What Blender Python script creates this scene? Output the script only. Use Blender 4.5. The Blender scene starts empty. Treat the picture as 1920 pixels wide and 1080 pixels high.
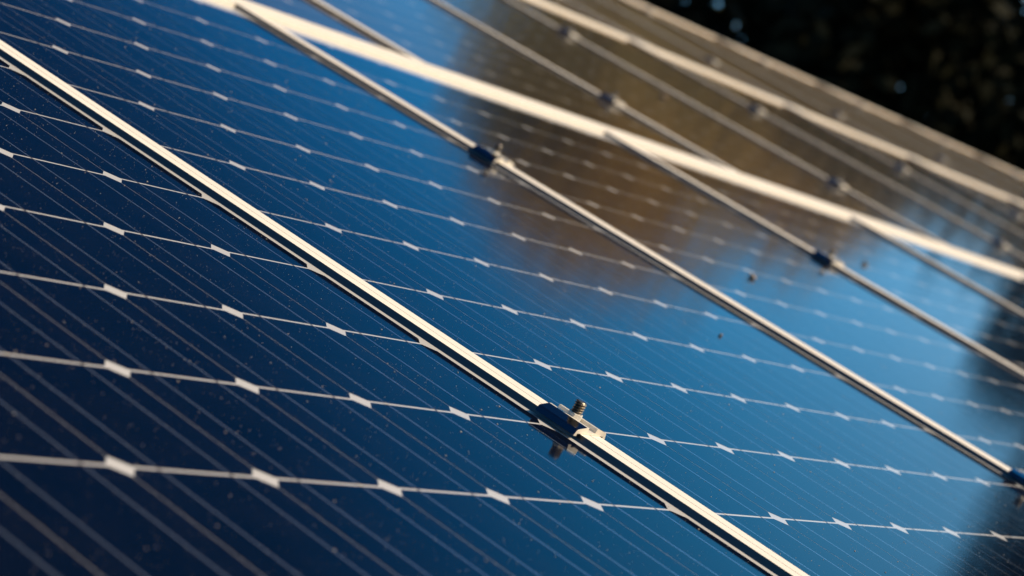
import bpy, bmesh, math, random
from mathutils import Matrix, Vector

# ------------------------------------------------------------------ frame of reference
# Panel coordinates: u runs down the roof along the long frame rails, v across the
# roof to the right, z is the normal of the glass. One unit is one 125 mm cell.
S = 0.125
TILT = math.radians(32.0)
M3 = Matrix(((math.cos(TILT), 0, math.sin(TILT)), (0, 1, 0), (-math.sin(TILT), 0, math.cos(TILT))))
def W(u, v, z=0.0):
    return M3 @ Vector((u, v, z)) * S

scene = bpy.context.scene
C = scene.collection

# ------------------------------------------------------------------ camera
cam_d = bpy.data.cameras.new('camera')
cam = bpy.data.objects.new('camera', cam_d)
C.objects.link(cam)
R0 = Vector((0.73161362, 0.50873518, 0.45379514))
R1 = Vector((0.46663972, 0.11155625, -0.87738394))
R2 = Vector((-0.49697976, 0.85366488, -0.15577997))
cx, cy, cz = M3 @ R0, M3 @ (-R1), M3 @ (-R2)
mw = Matrix(((cx.x, cy.x, cz.x, 0), (cx.y, cy.y, cz.y, 0), (cx.z, cy.z, cz.z, 0), (0, 0, 0, 1)))
mw.translation = W(10.94941256, -12.98075506, 2.95941662)
cam.matrix_world = mw
cam_d.sensor_width = 36.0
cam_d.lens = 88.26
cam_d.clip_start = 0.05
cam_d.clip_end = 3000
cam_d.dof.use_dof = True
cam_d.dof.focus_distance = 15.6 * S
cam_d.dof.aperture_fstop = 8.5
scene.camera = cam

# ------------------------------------------------------------------ light
sun_p = Vector((0.45, 0.31, 0.66)).normalized()
sun_w = M3 @ sun_p
elev = math.asin(sun_w.z)
azim = math.atan2(sun_w.x, sun_w.y)
world = bpy.data.worlds.new('World')
scene.world = world
world.use_nodes = True
nt = world.node_tree
nt.nodes.clear()
sky = nt.nodes.new('ShaderNodeTexSky')
sky.sky_type = 'NISHITA'
sky.sun_disc = False
sky.sun_elevation = elev
sky.sun_rotation = azim
sky.air_density = 1.0
sky.dust_density = 0.2
sky.ozone_density = 3.0
bg = nt.nodes.new('ShaderNodeBackground')
bg.inputs['Strength'].default_value = 0.10
wo = nt.nodes.new('ShaderNodeOutputWorld')
# clear evening sky: the same Nishita brightness, in the deep polarised blue of the photograph
sp = nt.nodes.new('ShaderNodeSeparateColor')
nt.links.new(sky.outputs[0], sp.inputs[0])
dv = nt.nodes.new('ShaderNodeMath'); dv.operation = 'MULTIPLY'; dv.inputs[1].default_value = 0.259
nt.links.new(sp.outputs[1], dv.inputs[0])
cr = nt.nodes.new('ShaderNodeValToRGB')
cr.color_ramp.interpolation = 'B_SPLINE'
stops = [(1.0, (.001, .012, .05)), (1.54, (.002, .026, .095)), (1.70, (.006, .135, .39)), (1.90, (.018, .285, .66)),
         (2.15, (.06, .46, .92)), (2.65, (.20, .56, .92)), (3.2, (.40, .70, .97)), (4.0, (.62, .80, .97))]
el = cr.color_ramp.elements
for k, (g_, c_) in enumerate(stops):
    q_ = el[k] if k < 2 else el.new(g_ / 4)
    q_.position = g_ / 4
    q_.color = (*c_, 1)
nt.links.new(dv.outputs[0], cr.inputs[0])
sc_ = nt.nodes.new('ShaderNodeVectorMath'); sc_.operation = 'SCALE'; sc_.inputs['Scale'].default_value = 10.5
nt.links.new(cr.outputs[0], sc_.inputs[0])
nt.links.new(sc_.outputs[0], bg.inputs[0])
nt.links.new(bg.outputs[0], wo.inputs[0])
sd = bpy.data.lights.new('sun', 'SUN')
sd.energy = 5.0
sd.angle = math.radians(0.5)
sd.color = (1.0, 0.76, 0.49)
sun = bpy.data.objects.new('sun', sd)
C.objects.link(sun)
sun.rotation_euler = sun_w.to_track_quat('Z', 'Y').to_euler()

scene.view_settings.view_transform = 'Standard'
scene.view_settings.look = 'None'
scene.view_settings.exposure = 0.2
scene.view_settings.gamma = 1.0
scene.view_settings.use_curve_mapping = False

# ------------------------------------------------------------------ materials
def new_mat(name):
    m = bpy.data.materials.new(name)
    m.use_nodes = True
    t = m.node_tree
    return m, t, t.nodes['Principled BSDF']

def noise(t, scale, detail=2.0, rough=0.5, coord='Object', stretch=None):
    tc = t.nodes.new('ShaderNodeTexCoord')
    n = t.nodes.new('ShaderNodeTexNoise')
    n.inputs['Scale'].default_value = scale
    n.inputs['Detail'].default_value = detail
    n.inputs['Roughness'].default_value = rough
    if stretch:
        mp = t.nodes.new('ShaderNodeMapping')
        mp.inputs['Scale'].default_value = stretch
        t.links.new(tc.outputs[coord], mp.inputs[0])
        t.links.new(mp.outputs[0], n.inputs['Vector'])
    else:
        t.links.new(tc.outputs[coord], n.inputs['Vector'])
    return n

def ramp(t, src, p0, c0, p1, c1):
    r = t.nodes.new('ShaderNodeValToRGB')
    r.color_ramp.elements[0].position = p0
    r.color_ramp.elements[0].color = (*c0, 1)
    r.color_ramp.elements[1].position = p1
    r.color_ramp.elements[1].color = (*c1, 1)
    t.links.new(src, r.inputs[0])
    return r

def mixc(t, fac, a, b):
    m = t.nodes.new('ShaderNodeMix')
    m.data_type = 'RGBA'
    for key, val in ((0, fac), (6, a), (7, b)):
        if isinstance(val, (int, float)):
            m.inputs[key].default_value = val
        elif isinstance(val, tuple):
            m.inputs[key].default_value = (*val, 1)
        else:
            t.links.new(val, m.inputs[key])
    return m.outputs[2]

DUST = (0.30, 0.22, 0.14)
def glassed(name, base, base2, dustamt=1.0, ior=1.19, rough=0.035, sheen=0.02):
    """something laminated under dusty anti-reflective glass"""
    m, t, b = new_mat(name)
    n1 = noise(t, 9.0, 3.0, 0.6)
    col = mixc(t, n1.outputs[0], base, base2)
    n2 = noise(t, 900.0, 2.0, 0.6)          # dust grains about a millimetre apart
    n3 = noise(t, 22.0, 4.0, 0.6)           # where dust has gathered
    gr = ramp(t, n2.outputs[0], 0.50, (0, 0, 0), 0.68, (1, 1, 1))
    ga = ramp(t, n3.outputs[0], 0.35, (0.15,) * 3, 0.75, (1, 1, 1))
    mu = t.nodes.new('ShaderNodeMath'); mu.operation = 'MULTIPLY'
    t.links.new(gr.outputs[0], mu.inputs[0]); t.links.new(ga.outputs[0], mu.inputs[1])
    m2 = t.nodes.new('ShaderNodeMath'); m2.operation = 'MULTIPLY'
    t.links.new(mu.outputs[0], m2.inputs[0]); m2.inputs[1].default_value = 0.05 * dustamt
    col = mixc(t, m2.outputs[0], col, DUST)
    t.links.new(col, b.inputs['Base Color'])
    b.inputs['Roughness'].default_value = rough
    rr = t.nodes.new('ShaderNodeMapRange')
    rr.inputs['To Min'].default_value = rough; rr.inputs['To Max'].default_value = rough + 0.07
    t.links.new(n3.outputs[0], rr.inputs[0]); t.links.new(rr.outputs[0], b.inputs['Roughness'])
    b.inputs['IOR'].default_value = ior
    b.inputs['Sheen Weight'].default_value = sheen
    b.inputs['Sheen Roughness'].default_value = 0.15
    b.inputs['Sheen Tint'].default_value = (1.0, 0.52, 0.22, 1)
    bp = t.nodes.new('ShaderNodeBump')
    bp.inputs['Strength'].default_value = 0.02
    bp.inputs['Distance'].default_value = 0.0005
    t.links.new(n2.outputs[0], bp.inputs['Height'])
    t.links.new(bp.outputs[0], b.inputs['Normal'])
    return m

M_CELL = glassed('cell_under_glass', (0.0006, 0.0030, 0.011), (0.0009, 0.0045, 0.016))
M_BACK = glassed('white_backsheet_under_glass', (0.56, 0.56, 0.56), (0.48, 0.48, 0.48))
M_BUS = glassed('silver_ribbon_under_glass', (0.34, 0.42, 0.52), (0.24, 0.30, 0.38))
for _n in M_BUS.node_tree.nodes:
    if _n.type == 'BSDF_PRINCIPLED': _n.inputs['Metallic'].default_value = 0.7
M_NOTCH = glassed('shaded_ribbon_under_glass', (0.04, 0.05, 0.07), (0.12, 0.10, 0.08))  # ribbon across the cell gaps, its shade and dark reflection put into the colour

def metal(name, c1, c2, metallic, r0, r1, scale=60.0, stretch=(0.06, 1, 1), bump=0.05):
    m, t, b = new_mat(name)
    n = noise(t, scale, 4.0, 0.6, stretch=stretch)
    t.links.new(mixc(t, n.outputs[0], c1, c2), b.inputs['Base Color'])
    n2 = noise(t, scale * 6, 3.0, 0.6)
    rr = t.nodes.new('ShaderNodeMapRange')
    rr.inputs['To Min'].default_value = r0; rr.inputs['To Max'].default_value = r1
    t.links.new(n2.outputs[0], rr.inputs[0]); t.links.new(rr.outputs[0], b.inputs['Roughness'])
    b.inputs['Metallic'].default_value = metallic
    bp = t.nodes.new('ShaderNodeBump')
    bp.inputs['Strength'].default_value = bump
    bp.inputs['Distance'].default_value = 0.0004
    t.links.new(n2.outputs[0], bp.inputs['Height']); t.links.new(bp.outputs[0], b.inputs['Normal'])
    return m

M_FRAME = metal('anodised_aluminium', (0.86, 0.81, 0.72), (0.70, 0.65, 0.57), 0.10, 0.6, 0.75)
for _n in M_FRAME.node_tree.nodes:
    if _n.type == 'BSDF_PRINCIPLED': _n.inputs['Specular IOR Level'].default_value = 0.25
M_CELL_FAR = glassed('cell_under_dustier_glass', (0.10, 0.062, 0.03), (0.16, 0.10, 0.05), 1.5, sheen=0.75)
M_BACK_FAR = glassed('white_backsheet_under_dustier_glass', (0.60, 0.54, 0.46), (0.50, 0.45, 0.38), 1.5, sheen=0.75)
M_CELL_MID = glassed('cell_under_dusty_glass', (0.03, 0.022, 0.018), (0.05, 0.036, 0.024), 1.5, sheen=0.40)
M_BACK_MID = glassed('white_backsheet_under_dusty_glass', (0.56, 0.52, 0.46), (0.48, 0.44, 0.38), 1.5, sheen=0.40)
M_SIDE = metal('shade_dark_aluminium_side', (0.085, 0.087, 0.095), (0.06, 0.062, 0.07), 1.0, 0.28, 0.42)  # same frame metal, the shade on the rail sides put into a darker colour
M_CLAMP = metal('smooth_aluminium', (0.32, 0.34, 0.37), (0.25, 0.27, 0.29), 1.0, 0.12, 0.22, 120.0)
M_SUNLIT = metal('sunlit_metal', (0.80, 0.77, 0.70), (0.62, 0.58, 0.50), 0.25, 0.40, 0.60, 300.0, (1, 1, 1), 0.2)  # sunlit clamp ends, ridges and trough walls: brightness put into the colour
M_BOLT = metal('zinc_bolt', (0.24, 0.21, 0.17), (0.10, 0.085, 0.07), 0.9, 0.30, 0.50, 300.0, (1, 1, 1), 0.15)
M_ROOF = metal('roof_sheet', (0.05, 0.045, 0.04), (0.03, 0.027, 0.025), 0.0, 0.7, 0.9, 8.0, (1, 1, 1), 0.1)
M_GROUND = metal('ground_soil', (0.05, 0.06, 0.025), (0.09, 0.07, 0.04), 0.0, 0.9, 1.0, 0.4, (1, 1, 1), 0.3)
M_DIRT = metal('dry_leaf_crumb', (0.26, 0.18, 0.11), (0.42, 0.32, 0.21), 0.0, 0.7, 0.9, 300.0, (1, 1, 1), 0.3)

M_DUST = metal('pale_dust', (0.30, 0.26, 0.21), (0.42, 0.37, 0.31), 0.0, 0.7, 0.9, 300.0, (1, 1, 1), 0.1)

def leafmat(name, c1, c2, trans=0.25):
    m, t, b = new_mat(name)
    n = noise(t, 0.9, 4.0, 0.6)
    t.links.new(mixc(t, n.outputs[0], c1, c2), b.inputs['Base Color'])
    b.inputs['Roughness'].default_value = 0.7
    b.inputs['Specular IOR Level'].default_value = 0.05
    if trans:
        tr = t.nodes.new('ShaderNodeBsdfTranslucent')
        t.links.new(b.inputs['Base Color'].links[0].from_socket, tr.inputs[0])
        mx = t.nodes.new('ShaderNodeMixShader'); mx.inputs[0].default_value = trans
        t.links.new(b.outputs[0], mx.inputs[1]); t.links.new(tr.outputs[0], mx.inputs[2])
        t.links.new(mx.outputs[0], t.nodes['Material Output'].inputs[0])
    return m
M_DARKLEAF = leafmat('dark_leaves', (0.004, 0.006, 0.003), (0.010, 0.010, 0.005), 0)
M_BROWNLEAF = leafmat('brown_leaves', (0.40, 0.26, 0.08), (0.54, 0.38, 0.14), 0.5)
M_BARK = leafmat('bark', (0.05, 0.038, 0.026), (0.09, 0.07, 0.05))

# ------------------------------------------------------------------ helpers
def mesh_obj(name, bm, mats, parent=None):
    me = bpy.data.meshes.new(name)
    bm.to_mesh(me); bm.free()
    for m in (mats if isinstance(mats, (list, tuple)) else [mats]):
        me.materials.append(m)
    o = bpy.data.objects.new(name, me)
    C.objects.link(o)
    if parent: o.parent = parent
    return o

def box(bm, u0, u1, v0, v1, z0, z1, mi=0, k=S):
    vs = [bm.verts.new((x * k, y * k, z * k)) for x in (u0, u1) for y in (v0, v1) for z in (z0, z1)]
    for f in ((0, 1, 3, 2), (4, 6, 7, 5), (0, 4, 5, 1), (2, 3, 7, 6), (0, 2, 6, 4), (1, 5, 7, 3)):
        fc = bm.faces.new([vs[i] for i in f]); fc.material_index = mi
    return vs

def bevel_all(bm, w, seg=2):
    bmesh.ops.bevel(bm, geom=bm.edges[:], offset=w, segments=seg, affect='EDGES', profile=0.6)

def quad(bm, u0, u1, v0, v1, z, mi=0):
    vs = [bm.verts.new((a * S, b * S, z * S)) for a, b in ((u0, v0), (u1, v0), (u1, v1), (u0, v1))]
    f = bm.faces.new(vs); f.material_index = mi

def thing(name, label, cat, loc, group=None, rot=(0, TILT, 0)):
    o = bpy.data.objects.new(name, None)
    o.empty_display_size = 0.05
    C.objects.link(o)
    o.location = loc; o.rotation_euler = rot
    o['label'] = label; o['category'] = cat
    if group: o['group'] = group
    return o

def copy_tree(o, parent=None):
    c = o.copy(); C.objects.link(c)
    if parent: c.parent = parent
    for ch in list(o.children):
        copy_tree(ch, c)
    return c

# ------------------------------------------------------------------ the setting
bm = bmesh.new()
quad(bm, -4000, 4000, -4000, 4000, 0)
g = mesh_obj('ground', bm, M_GROUND); g.location = (0, 0, -5.2); g['kind'] = 'structure'

bm = bmesh.new()
box(bm, -36.5, 9.5, -12.5, 116, -2.4, -1.1)
r = mesh_obj('roof', bm, M_ROOF); r.rotation_euler = (0, TILT, 0); r['kind'] = 'structure'

# ------------------------------------------------------------------ solar panels
FW, GAP, TOP, DEEP = 0.1325, 0.0025, 0.045, -0.28
EW = 0.20
def make_panel(pitch_v, length, cell_u0, ncell_u, pu, pv, busbars, m_cell, m_back):
    """panel whose corner (smallest u, smallest v) is the origin of its empty"""
    t = thing('solar_panel', 'x', 'solar panel', (0, 0, 0))
    L, Wd = length, pitch_v
    c_v0 = (Wd - 8 * pv) / 2
    bm = bmesh.new()
    quad(bm, GAP + 0.02, L - GAP - 0.02, GAP + 0.02, Wd - GAP - 0.02, 0.0)
    mesh_obj('backsheet', bm, m_back, t)
    bm = bmesh.new()
    gu, gv, ch = 0.0095, 0.0024, 0.083
    for i in range(ncell_u):
        for j in range(8):
            a0 = cell_u0 + i * pu + gu; a1 = cell_u0 + (i + 1) * pu - gu
            b0 = c_v0 + j * pv + gv; b1 = c_v0 + (j + 1) * pv - gv
            cu, cv = ch - gu, ch - gv
            pts = [(a0 + cu, b0), (a1 - cu, b0), (a1, b0 + cv), (a1, b1 - cv),
                   (a1 - cu, b1), (a0 + cu, b1), (a0, b1 - cv), (a0, b0 + cv)]
            bm.faces.new([bm.verts.new((x * S, y * S, 0.0006 * S)) for x, y in pts])
    mesh_obj('cell_array', bm, m_cell, t)
    if busbars:
        w = 0.0056
        brng = random.Random(9)
        for j in range(8):
            for fr in (0.25, 0.75):
                c = c_v0 + (j + fr) * pv
                bm = bmesh.new()
                for i in range(ncell_u):
                    quad(bm, cell_u0 + i * pu + 0.025, cell_u0 + (i + 1) * pu - 0.025, c - w, c + w, 0.0011, 0)
                    if i:
                        if brng.random() < 0.10:
                            quad(bm, cell_u0 + i * pu - 0.008, cell_u0 + i * pu + 0.008, c - 0.012, c + 0.012, 0.0018, 2)  # pale dab painted in as a sun glint on the ribbon
                        quad(bm, cell_u0 + i * pu - 0.0245, cell_u0 + i * pu + 0.0245, c - w * 1.3, c + w * 1.3, 0.0014, 1)
                mesh_obj('busbar', bm, [M_BUS, M_NOTCH, M_SUNLIT], t)
    for (v0, v1) in ((GAP, GAP + FW), (Wd - GAP - FW, Wd - GAP)):
        bm = bmesh.new()
        # inner face leans back a little to mirror dark sky and keep the face dark
        vin, vout = (v1, v0) if v0 < 1 else (v0, v1)
        sg = 1 if vout > vin else -1
        prof = [(vin, DEEP), (vin, -0.002), (vin + sg * 0.013, TOP), (vout, TOP), (vout, DEEP)]
        A_ = [bm.verts.new((GAP * S, p * S, z * S)) for p, z in prof]
        B_ = [bm.verts.new(((L - GAP) * S, p * S, z * S)) for p, z in prof]
        for k in range(5):
            bm.faces.new((A_[k], A_[(k + 1) % 5], B_[(k + 1) % 5], B_[k]))
        bm.faces.new(A_); bm.faces.new(B_)
        bmesh.ops.recalc_face_normals(bm, faces=bm.faces[:])
        bevel_all(bm, 0.0035 * S)
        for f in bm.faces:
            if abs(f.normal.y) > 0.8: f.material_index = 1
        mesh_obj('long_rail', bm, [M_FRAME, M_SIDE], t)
    for (u0, u1) in ((GAP, GAP + EW), (L - GAP - EW, L - GAP)):
        bm = bmesh.new()
        box(bm, u0, u1, GAP + FW + 0.001, Wd - GAP - FW - 0.001, DEEP, TOP)
        bevel_all(bm, 0.004 * S)
        mesh_obj('end_rail', bm, M_FRAME, t)
    return t

ORD = ['first', 'second', 'third', 'fourth', 'fifth', 'sixth', 'seventh', 'eighth', 'ninth']
ROW1 = dict(u=-6.55, L=14.1, vs=[-8.175, 0.235, 8.645, 17.10, 25.85, 34.6], W=8.41)
ROW2 = dict(u=-20.45, L=13.87, v0=3.8, P=9.12, n=8)
ROW3 = dict(u=-34.6, L=14.1, v0=33.0, P=9.15, n=8)

p1 = make_panel(8.41, 14.1, 0.58, 13, 1.0, 1.0, True, M_CELL, M_BACK)
rails1 = [-8.175, 0.235, 8.70, 17.16, 25.80, 34.4]
lab1 = ['dark navy solar panel filling the lower left corner, nearest of the lowest row',
        'large blue solar panel between the two sharpest clamps, right of the nearest one',
        'blue panel of the lowest row between second and third rail, mirroring the brown tree',
        'blurred light blue panel of the lowest row, fourth counting from the dark corner panel',
        'blurred panel at the right edge just below the white band, fifth of the lowest row',
        'small sliver of panel at the right edge, last of the lowest row']
for i, v in enumerate(rails1):
    o = p1 if i == 0 else copy_tree(p1)
    o.location = W(-6.55, v); o.scale = (1, ((rails1 + [42.9])[i + 1] - v) / 8.41, 1); o['label'] = lab1[i]; o['group'] = 'solar panels of the lowest row'
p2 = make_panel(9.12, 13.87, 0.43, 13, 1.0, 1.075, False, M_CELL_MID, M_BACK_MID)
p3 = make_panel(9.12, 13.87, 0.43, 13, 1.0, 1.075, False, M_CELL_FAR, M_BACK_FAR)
rails2 = [3.75 + 9.12 * k for k in range(9)]
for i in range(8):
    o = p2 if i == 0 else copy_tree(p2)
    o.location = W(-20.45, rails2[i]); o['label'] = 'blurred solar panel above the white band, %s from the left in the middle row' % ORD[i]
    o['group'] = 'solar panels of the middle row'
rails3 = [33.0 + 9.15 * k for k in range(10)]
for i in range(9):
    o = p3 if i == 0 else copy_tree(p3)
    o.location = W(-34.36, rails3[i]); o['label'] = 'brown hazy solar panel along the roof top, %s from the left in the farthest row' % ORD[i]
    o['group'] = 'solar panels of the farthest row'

# ------------------------------------------------------------------ clamps
def make_clamp():
    t = thing('panel_clamp', 'x', 'clamp', (0, 0, 0))
    # symmetric channel profile in (v, z), metres later; extruded along u
    prof = [(-0.190, 0.030), (-0.195, 0.034), (-0.181, 0.066), (-0.174, 0.073), (-0.075, 0.092), (-0.052, 0.092), (-0.050, 0.062),
            (0.050, 0.062), (0.052, 0.092), (0.075, 0.092), (0.174, 0.073), (0.181, 0.066), (0.195, 0.034), (0.190, 0.030),
            (0.160, 0.030), (0.158, 0.0465), (-0.158, 0.0465), (-0.160, 0.030)]
    bm = bmesh.new()
    h = 0.155
    a = [bm.verts.new((-h * S, v * S, z * S)) for v, z in prof]
    b = [bm.verts.new((h * S, v * S, z * S)) for v, z in prof]
    n = len(prof)
    for i in range(n):
        j = (i + 1) % n
        f = bm.faces.new((a[i], a[j], b[j], b[i]))
        f.material_index = 1 if i in (4, 5, 6, 7, 8) else 0
    # end caps split into convex strips
    def cap(vs, flip):
        left = [0, 1, 2, 3, 16, 17]
        l2 = [3, 4, 5, 6, 16]
        mid = [6, 7, 15, 16]
        r2 = [7, 8, 9, 10, 15]
        right = [10, 11, 12, 13, 14, 15]
        for q in (left, l2, mid, r2, right):
            q = [vs[k] for k in q]
            if flip: q.reverse()
            f = bm.faces.new(q); f.material_index = 1
    cap(a, True); cap(b, False)
    bmesh.ops.recalc_face_normals(bm, faces=bm.faces[:])
    mesh_obj('channel', bm, [M_CLAMP, M_SUNLIT], t)
    # bolt with a real thread ridge
    bm = bmesh.new()
    seg, turns, z0, z1, r0, r1 = 20, 6, 0.09, 0.188, 0.029, 0.040
    prev = None
    rows = turns * 4
    for k in range(rows + 1):
        z = z0 + (z1 - z0) * k / rows
        ring = []
        for s in range(seg):
            an = 2 * math.pi * s / seg
            ph = (k / 4.0 - s / seg) % 1.0
            rad = r0 + (r1 - r0) * (1 - abs(ph - 0.5) * 2)
            ring.append(bm.verts.new((rad * math.cos(an) * S, rad * math.sin(an) * S, z * S)))
        if prev:
            for s in range(seg):
                q = (s + 1) % seg
                bm.faces.new((prev[s], prev[q], ring[q], ring[s]))
        prev = ring
    top = [bm.verts.new((0.026 * math.cos(2 * math.pi * s / seg) * S, 0.026 * math.sin(2 * math.pi * s / seg) * S, 0.193 * S)) for s in range(seg)]
    for s in range(seg):
        q = (s + 1) % seg
        bm.faces.new((prev[s], prev[q], top[q], top[s]))
    bm.faces.new(top)
    mesh_obj('bolt', bm, M_BOLT, t)
    # washer and hexagon nut
    bm = bmesh.new()
    bmesh.ops.create_cone(bm, cap_ends=True, segments=6, radius1=0.050 * S, radius2=0.050 * S, depth=0.042 * S,
                          matrix=Matrix.Translation((0, 0, 0.0945 * S)) @ Matrix.Rotation(0.4, 4, 'Z'))
    bevel_all(bm, 0.004 * S)
    mesh_obj('nut', bm, M_SUNLIT, t)
    bm = bmesh.new()
    bmesh.ops.create_cone(bm, cap_ends=True, segments=28, radius1=0.046 * S, radius2=0.046 * S, depth=0.010 * S,
                          matrix=Matrix.Translation((0, 0, 0.0685 * S)))
    mesh_obj('washer', bm, M_BOLT, t)
    return t

clamp0 = make_clamp()
jit = random.Random(4)
def place_clamp(u, v, label, grp, first=[True]):
    o = clamp0 if first[0] else copy_tree(clamp0)
    first[0] = False
    o.location = W(u, v + jit.uniform(-0.004, 0.004)); o['label'] = label
    o['group'] = grp
G = 'clamps holding the panels'
place_clamp(4.055, 0.235, 'sharply focused aluminium clamp with threaded bolt on the nearest rail', G)
place_clamp(-2.58, 8.70, 'slightly blurred clamp with bolt on the second rail, at upper centre', G)
place_clamp(4.0, 8.70, 'clamp cut by the right edge, low on the second rail', G)
place_clamp(-2.53, 17.16, 'blurred clamp on the third rail, beneath the white band at right', G)
place_clamp(-2.6, 25.80, 'very faint clamp at the right edge, just under the white band', G)
for i in range(1, 9):
    place_clamp(-9.35, rails2[i], 'blurred clamp low on the %s rail of the middle row' % ORD[i - 1], G)
    place_clamp(-16.3, rails2[i], 'blurred clamp high on the %s rail of the middle row' % ORD[i - 1], G)
for i in range(1, 9):
    place_clamp(-24.0, rails3[i], 'tiny blurred clamp low on the %s rail of the farthest row' % ORD[i - 1], G)
    place_clamp(-32.0, rails3[i], 'tiny blurred clamp by the roof top on the %s rail of the farthest row' % ORD[i - 1], G)

# small dirt crumbs lying on the glass
def crumb(u, v, s, label, seed):
    rr = random.Random(seed)
    bm = bmesh.new()
    bmesh.ops.create_icosphere(bm, subdivisions=2, radius=s * S)
    for q in bm.verts:
        q.co *= rr.uniform(0.7, 1.25)
        q.co.z *= 0.55
    o = mesh_obj('dirt_crumb', bm, M_DIRT)
    o.location = W(u, v, s * 0.45 + 0.003); o.rotation_euler = (0, TILT, rr.uniform(0, 3))
    o['label'] = label; o['category'] = 'dirt'; o['group'] = 'dirt crumbs on the glass'
crumb(-0.68, 11.47, 0.042, 'brown crumb of dirt on the light blue panel beyond the second rail', 1)
crumb(-3.07, 19.52, 0.042, 'blurred dark crumb of dirt right of the third rail clamp', 2)
crumb(1.58, 6.71, 0.016, 'tiny brown crumb of dirt just below the second rail', 3)
crumb(-12.4, 28.9, 0.070, 'blurred brown crumb of dirt in the middle row near its upper clamps', 5)

# loose grit and dust flecks scattered over the lower panels
rng = random.Random(5)
bm = bmesh.new()
n = 0
while n < 45000:
    u, v = rng.uniform(-6.2, 7.2), rng.uniform(-6.5, 16.5)
    q = (v - 0.235) % 8.41
    if q < 0.15 or q > 8.26: continue
    n += 1
    s_ = min(0.008, 0.0014 * rng.paretovariate(3.2))
    a = rng.uniform(0, 6.28); e = rng.uniform(0.4, 1.0)
    pts = []
    for k in range(5):
        t_ = a + k * 1.2566
        rr_ = s_ * rng.uniform(0.7, 1.2)
        pts.append(bm.verts.new(((u + rr_ * math.cos(t_)) * S, (v + rr_ * e * math.sin(t_)) * S, 0.0022 * S)))
    tip = bm.verts.new((u * S, v * S, (0.0022 + s_ * 0.6) * S))
    for k in range(5):
        bm.faces.new((pts[k], pts[(k + 1) % 5], tip))
o = mesh_obj('dust', bm, M_DUST); o.rotation_euler = (0, TILT, 0)
o['kind'] = 'stuff'; o['label'] = 'fine brown dust flecks scattered over the glass of the lower panels'; o['category'] = 'dust'

# ------------------------------------------------------------------ trees
CAM = mw.translation
def azel(az, dist):
    a = math.radians(az)
    return Vector((CAM.x - math.sin(a) * dist, CAM.y + math.cos(a) * dist, -5.2))

def leaf_cloud(bm, blobs, n, size, rng, mi=0):
    wts = [b[1][0] * b[1][1] * b[1][2] for b in blobs]
    for _ in range(n):
        c, rad = rng.choices(blobs, wts)[0]
        d = Vector((rng.gauss(0, 1), rng.gauss(0, 1), rng.gauss(0, 1))).normalized()
        rr = rng.random() ** 0.45
        p = Vector((c[0] + d.x * rad[0] * rr, c[1] + d.y * rad[1] * rr, c[2] + d.z * rad[2] * rr))
        a = Vector((rng.gauss(0, 1), rng.gauss(0, 1), rng.gauss(0, 0.6))).normalized()
        b = a.cross(Vector((rng.gauss(0, 1), rng.gauss(0, 1), rng.gauss(0, 1)))).normalized()
        s = size * rng.uniform(0.6, 1.4)
        f = bm.faces.new([bm.verts.new(p + a * s), bm.verts.new(p + b * s * 0.45), bm.verts.new(p - a * s), bm.verts.new(p - b * s * 0.45)])
        f.material_index = mi

def limb(bm, p0, p1, r0, r1, mi=0, seg=8):
    d = (p1 - p0).normalized()
    x = d.orthogonal().normalized(); y = d.cross(x)
    A = [bm.verts.new(p0 + (x * math.cos(t) + y * math.sin(t)) * r0) for t in [2 * math.pi * k / seg for k in range(seg)]]
    B = [bm.verts.new(p1 + (x * math.cos(t) + y * math.sin(t)) * r1) for t in [2 * math.pi * k / seg for k in range(seg)]]
    for k in range(seg):
        f = bm.faces.new((A[k], A[(k + 1) % seg], B[(k + 1) % seg], B[k])); f.material_index = mi

def blobs_for(h, rad, base, rng, n=26):
    out = []
    for _ in range(n):
        f = rng.random()
        z = base + (h - base) * (0.08 + 0.86 * f)
        w = rad * math.sqrt(max(0.05, 1 - (2 * f - 0.9) ** 2 * 0.8))
        a = rng.uniform(0, 2 * math.pi); q = w * math.sqrt(rng.random()) * 0.75
        s = rad * rng.uniform(0.28, 0.48)
        out.append(((math.cos(a) * q, math.sin(a) * q, min(z, h - s * 0.8)), (s, s, s * 0.8)))
    return out

def tree(az, dist, topel, rad, mat, label, seed, n=30000, base=0.18, size=0.13):
    rng = random.Random(seed)
    h = CAM.z + dist * math.tan(math.radians(topel)) + 5.2
    t = thing('tree', label, 'tree', azel(az, dist), 'trees mirrored in the glass', (0, 0, 0))
    bl = blobs_for(h, rad, h * base, rng, 40)
    bm = bmesh.new(); leaf_cloud(bm, bl, n, size, rng); mesh_obj('crown', bm, mat, t)
    bm = bmesh.new()
    pts = [Vector((rng.uniform(-.2, .2) * k, rng.uniform(-.2, .2) * k, h * 0.8 * k / 4)) for k in range(5)]
    for k in range(4):
        limb(bm, pts[k], pts[k + 1], 0.36 - 0.075 * k, 0.285 - 0.075 * k)
    for c, r_ in bl[:14]:
        limb(bm, pts[rng.choice((1, 2, 3))], Vector(c), 0.10, 0.02)
    mesh_obj('trunk', bm, M_BARK, t)
    return t

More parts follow.
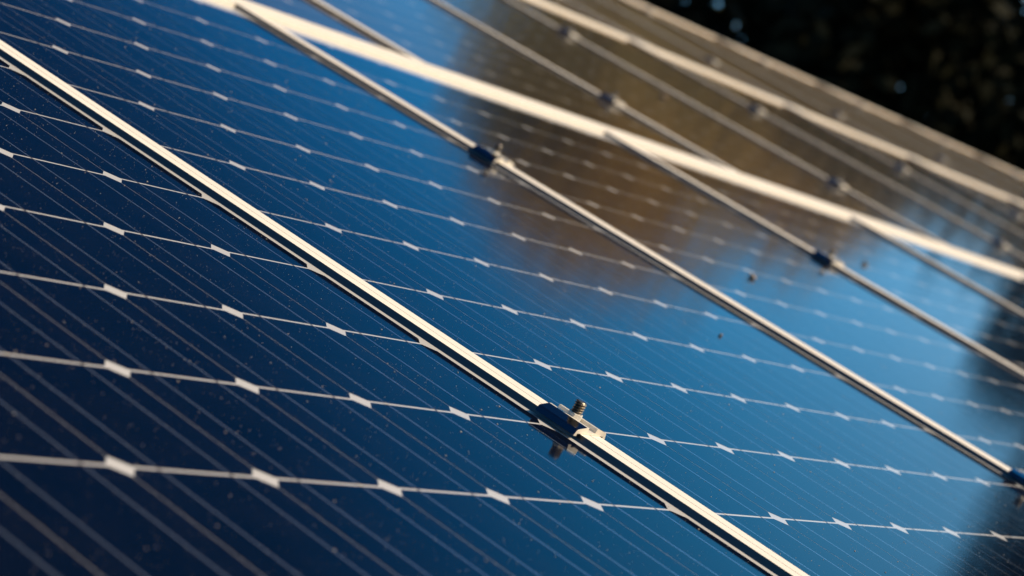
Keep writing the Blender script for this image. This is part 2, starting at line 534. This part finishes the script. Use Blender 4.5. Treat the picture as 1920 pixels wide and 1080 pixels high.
tree(24.2, 44, 21.6, 4.6, M_BROWNLEAF, 'tall brown leaved tree, seen mirrored in the upper middle of the panels', 11, 20000, 0.80)
tree(22.0, 42, 17.9, 3.8, M_BROWNLEAF, 'lower brown tree right of the tall one, mirrored above and below the white band', 14, 18000, 0.84)
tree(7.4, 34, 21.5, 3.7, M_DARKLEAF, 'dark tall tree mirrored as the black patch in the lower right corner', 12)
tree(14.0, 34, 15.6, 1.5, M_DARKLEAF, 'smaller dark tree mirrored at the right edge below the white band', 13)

# the wood behind the roof reads as one black mass
rng = random.Random(77)
bm = bmesh.new()
for k in range(29):
    az = 3 + 36 * k / 28 + rng.uniform(-0.6, 0.6)
    dist = rng.uniform(28, 36)
    topel = (rng.uniform(15.0, 16.3) if az > 18.8 else rng.uniform(13.6, 14.6))
    h = CAM.z + dist * math.tan(math.radians(topel)) + 5.2
    p = azel(az, dist) - azel(20, 32)
    bl = [((c[0] + p.x, c[1] + p.y, c[2]), r_) for c, r_ in blobs_for(h, 2.5, h * 0.3, rng, 30)]
    leaf_cloud(bm, bl, 2900, 0.18, rng)
    limb(bm, Vector((p.x, p.y, 0)), Vector((p.x, p.y, h * 0.8)), 0.3, 0.08, 1)
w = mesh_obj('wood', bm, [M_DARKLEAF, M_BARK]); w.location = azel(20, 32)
w['kind'] = 'stuff'; w['label'] = 'black shaded wood behind the roof with small blue gaps of sky'; w['category'] = 'wood'

# the wood on the photographer's side, seen only as the dark in the rail faces
bm = bmesh.new()
for k in range(22):
    a = math.radians(100 + 150 * k / 21 + rng.uniform(-2, 2))
    dist = rng.uniform(15, 20)
    p = Vector((-math.sin(a) * dist, math.cos(a) * dist, 0))
    h = 5 + dist * math.tan(math.radians(rng.uniform(13, 19)))
    bl = [((c[0] + p.x, c[1] + p.y, c[2]), r_) for c, r_ in blobs_for(h, 3.4, h * 0.2, rng, 34)]
    leaf_cloud(bm, bl, 5000, 0.30, rng)
    limb(bm, Vector((p.x, p.y, 0)), Vector((p.x, p.y, h * 0.8)), 0.3, 0.08, 1)
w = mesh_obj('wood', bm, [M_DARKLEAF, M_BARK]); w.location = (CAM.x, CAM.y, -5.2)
w['kind'] = 'stuff'; w['label'] = 'dark wood on the near side of the roof, mirrored in the rail faces'; w['category'] = 'wood'
